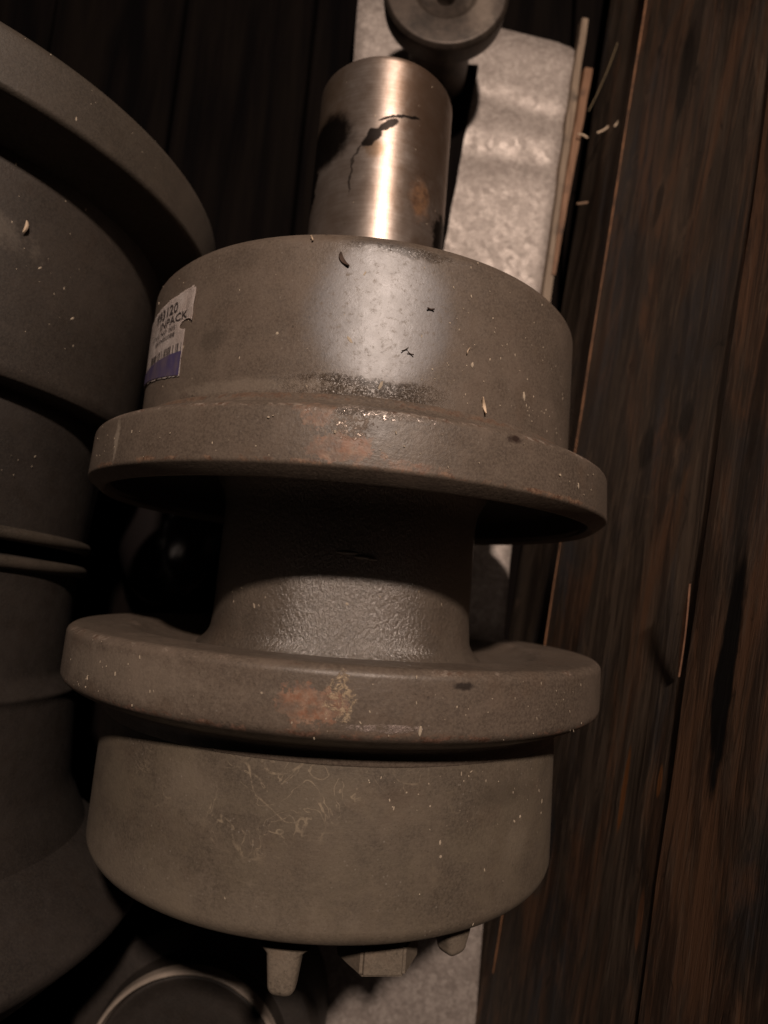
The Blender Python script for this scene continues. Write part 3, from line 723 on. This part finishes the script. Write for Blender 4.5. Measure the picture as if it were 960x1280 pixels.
chip('straw', 'thin straw leaning between lath and crate side', free((0.137, 0.35, -0.095), (.30, .9, 0.1), 0.05, 0.001, 9), 0.0007, 0.0005, flatmat('dull_straw', (0.13, 0.09, 0.04)), 'straw')

# ------------------------------------------------------------------ upright shaft (end face towards the viewer)
pin = empty('upright_shaft', (0.0265, 0.3530, -0.1118), 'dull steel shaft standing on end with a centre drill hole, above the bright shaft', 'steel shaft')
pb = lathe([(0.0, 0, 0), (0.0, 0.020, 0), (0.049, 0.020, 0.002), (0.052, 0.0365, 0.002), (0.0640, 0.0375, 0.001), (0.0668, 0.0355, 0.001), (0.0668, 0.0185, 0.002), (0.0640, 0.0165, 0.002), (0.0615, 0.0055, 0.001), (0.0560, 0.0042, 0), (0.045, 0, 0)], 120, axis='Z')
obj('shaft_body', pb, m_pin, pin)

# ------------------------------------------------------------------ large roller on the left
lr = empty('large_roller', (-0.2186, 0, -0.1323), 'larger dull dark flanged roller cut off by the left picture edge', 'track roller', rot=(R(0), 0, 0))
LM = Matrix.Rotation(-0.0189, 4, 'Z') @ Matrix.Rotation(-0.0412, 4, 'X')
def lpart(name, pts, mat, seg=220, **kw):
    b = lathe(pts, seg, **kw); o = obj(name, b, mat, lr, (0, 0, 0.130)); o.rotation_euler = LM.to_euler(); return o
LD = 0.1044
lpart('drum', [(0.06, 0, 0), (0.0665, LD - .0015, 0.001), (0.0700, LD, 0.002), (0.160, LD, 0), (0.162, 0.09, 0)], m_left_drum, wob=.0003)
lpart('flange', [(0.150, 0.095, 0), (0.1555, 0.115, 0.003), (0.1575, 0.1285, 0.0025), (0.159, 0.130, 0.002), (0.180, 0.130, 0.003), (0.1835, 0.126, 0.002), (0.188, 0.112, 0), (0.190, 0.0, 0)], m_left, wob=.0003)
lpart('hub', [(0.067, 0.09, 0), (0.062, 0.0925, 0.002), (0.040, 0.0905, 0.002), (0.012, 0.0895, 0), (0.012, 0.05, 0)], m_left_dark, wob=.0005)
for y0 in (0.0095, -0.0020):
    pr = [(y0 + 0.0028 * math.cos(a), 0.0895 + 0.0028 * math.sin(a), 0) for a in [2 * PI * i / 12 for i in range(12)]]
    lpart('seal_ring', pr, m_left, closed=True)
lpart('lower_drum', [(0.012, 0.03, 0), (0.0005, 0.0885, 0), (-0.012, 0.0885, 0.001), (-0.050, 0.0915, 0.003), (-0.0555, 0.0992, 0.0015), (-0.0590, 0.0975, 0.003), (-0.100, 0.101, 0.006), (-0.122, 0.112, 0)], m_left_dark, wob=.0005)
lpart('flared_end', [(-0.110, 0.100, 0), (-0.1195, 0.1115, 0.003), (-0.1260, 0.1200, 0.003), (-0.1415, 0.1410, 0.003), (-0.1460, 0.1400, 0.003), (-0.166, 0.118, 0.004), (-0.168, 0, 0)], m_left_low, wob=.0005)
flk = flecks('dust_fleck', [(60, 20, 80, 0.07, 0.15, LD, .0002, .0005), (30, 20, 80, 0.16, 0.18, 0.13, .0002, .0005), (30, 20, 80, 0.02, 0.06, 0.0915, .0002, .0004), (30, 20, 80, -0.1, -0.06, 0.0975, .0002, .0004)], m_fleck, lr, (0, 0, 0.13), 9)
flk.rotation_euler = LM.to_euler()

chip('wood_chip', 'small pale chip lying on the big drum at the left edge', free((-0.1322, 0.1265, 0.0568), (.15, 1, 0), 0.005, 0.0005), sw, 0.0006, m_chip)
# ------------------------------------------------------------------ black rubber buffer in the gap, hose, upright drum
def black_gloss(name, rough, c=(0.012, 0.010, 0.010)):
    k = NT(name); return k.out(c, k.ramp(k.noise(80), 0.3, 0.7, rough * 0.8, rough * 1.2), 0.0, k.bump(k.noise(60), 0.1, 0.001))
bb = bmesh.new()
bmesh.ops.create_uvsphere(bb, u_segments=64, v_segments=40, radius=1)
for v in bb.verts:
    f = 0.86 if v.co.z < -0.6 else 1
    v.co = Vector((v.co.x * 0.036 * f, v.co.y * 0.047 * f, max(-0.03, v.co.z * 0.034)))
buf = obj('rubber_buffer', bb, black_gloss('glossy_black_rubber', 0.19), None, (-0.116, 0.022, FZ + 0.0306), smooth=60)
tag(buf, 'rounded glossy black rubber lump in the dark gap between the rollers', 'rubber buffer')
def tube(pts, r, seg=16):
    b = bmesh.new(); prev = None
    for i, p in enumerate(pts):
        p = Vector(p); d = (Vector(pts[min(i + 1, len(pts) - 1)]) - Vector(pts[max(i - 1, 0)])).normalized()
        a = d.cross(Vector((0, 0, 1))).normalized(); c = a.cross(d)
        ring = [b.verts.new(p + (a * math.cos(t) + c * math.sin(t)) * r) for t in [2 * PI * k / seg for k in range(seg)]]
        if prev:
            for j in range(seg): b.faces.new((prev[j], prev[(j + 1) % seg], ring[(j + 1) % seg], ring[j]))
        prev = ring
    return b
hp = [(-0.150 + 0.016 * math.sin(PI * t * .9), 0.235 - 0.14 * t, -0.094 - 0.006 * math.cos(6 * t)) for t in [i / 30 for i in range(31)]]
tag(obj('rubber_hose', tube(hp, 0.0075), black_gloss('black_hose_rubber', 0.3, (0.02, 0.018, 0.018))), 'short black hose in the gap left of the paper label', 'hose')

ud = empty('round_casting', (-0.0605, -0.2435, FZ), 'dark round part standing on end with a bright ring edge, bottom left', 'metal casting')
o = obj('casting_body', lathe([(0, 0, 0), (0, 0.066, 0), (0.078, 0.066, 0.002), (0.084, 0.062, 0.001), (0.085, 0.0500, 0.001), (0.0965, 0.0490, 0)], 160, axis='Z'), m_left_dark, ud)
m_rim = paint('worn_bright_rim', (0.32, 0.27, 0.23), 0.35, 0.2)
o = obj('rim', lathe([(0.094, 0.0492, 0), (0.0992, 0.0492, 0.0005), (0.1005, 0.0484, 0.0004), (0.1005, 0.0474, 0.0004), (0.094, 0.0454, 0)], 160, axis='Z', closed=True), m_rim, ud)
o = obj('end_face', lathe([(0.094, 0.0464, 0), (0.0975, 0.0449, 0.002), (0.0945, 0.038, 0.003), (0.0945, 0, 0)], 160, axis='Z'), m_left_dark, ud)
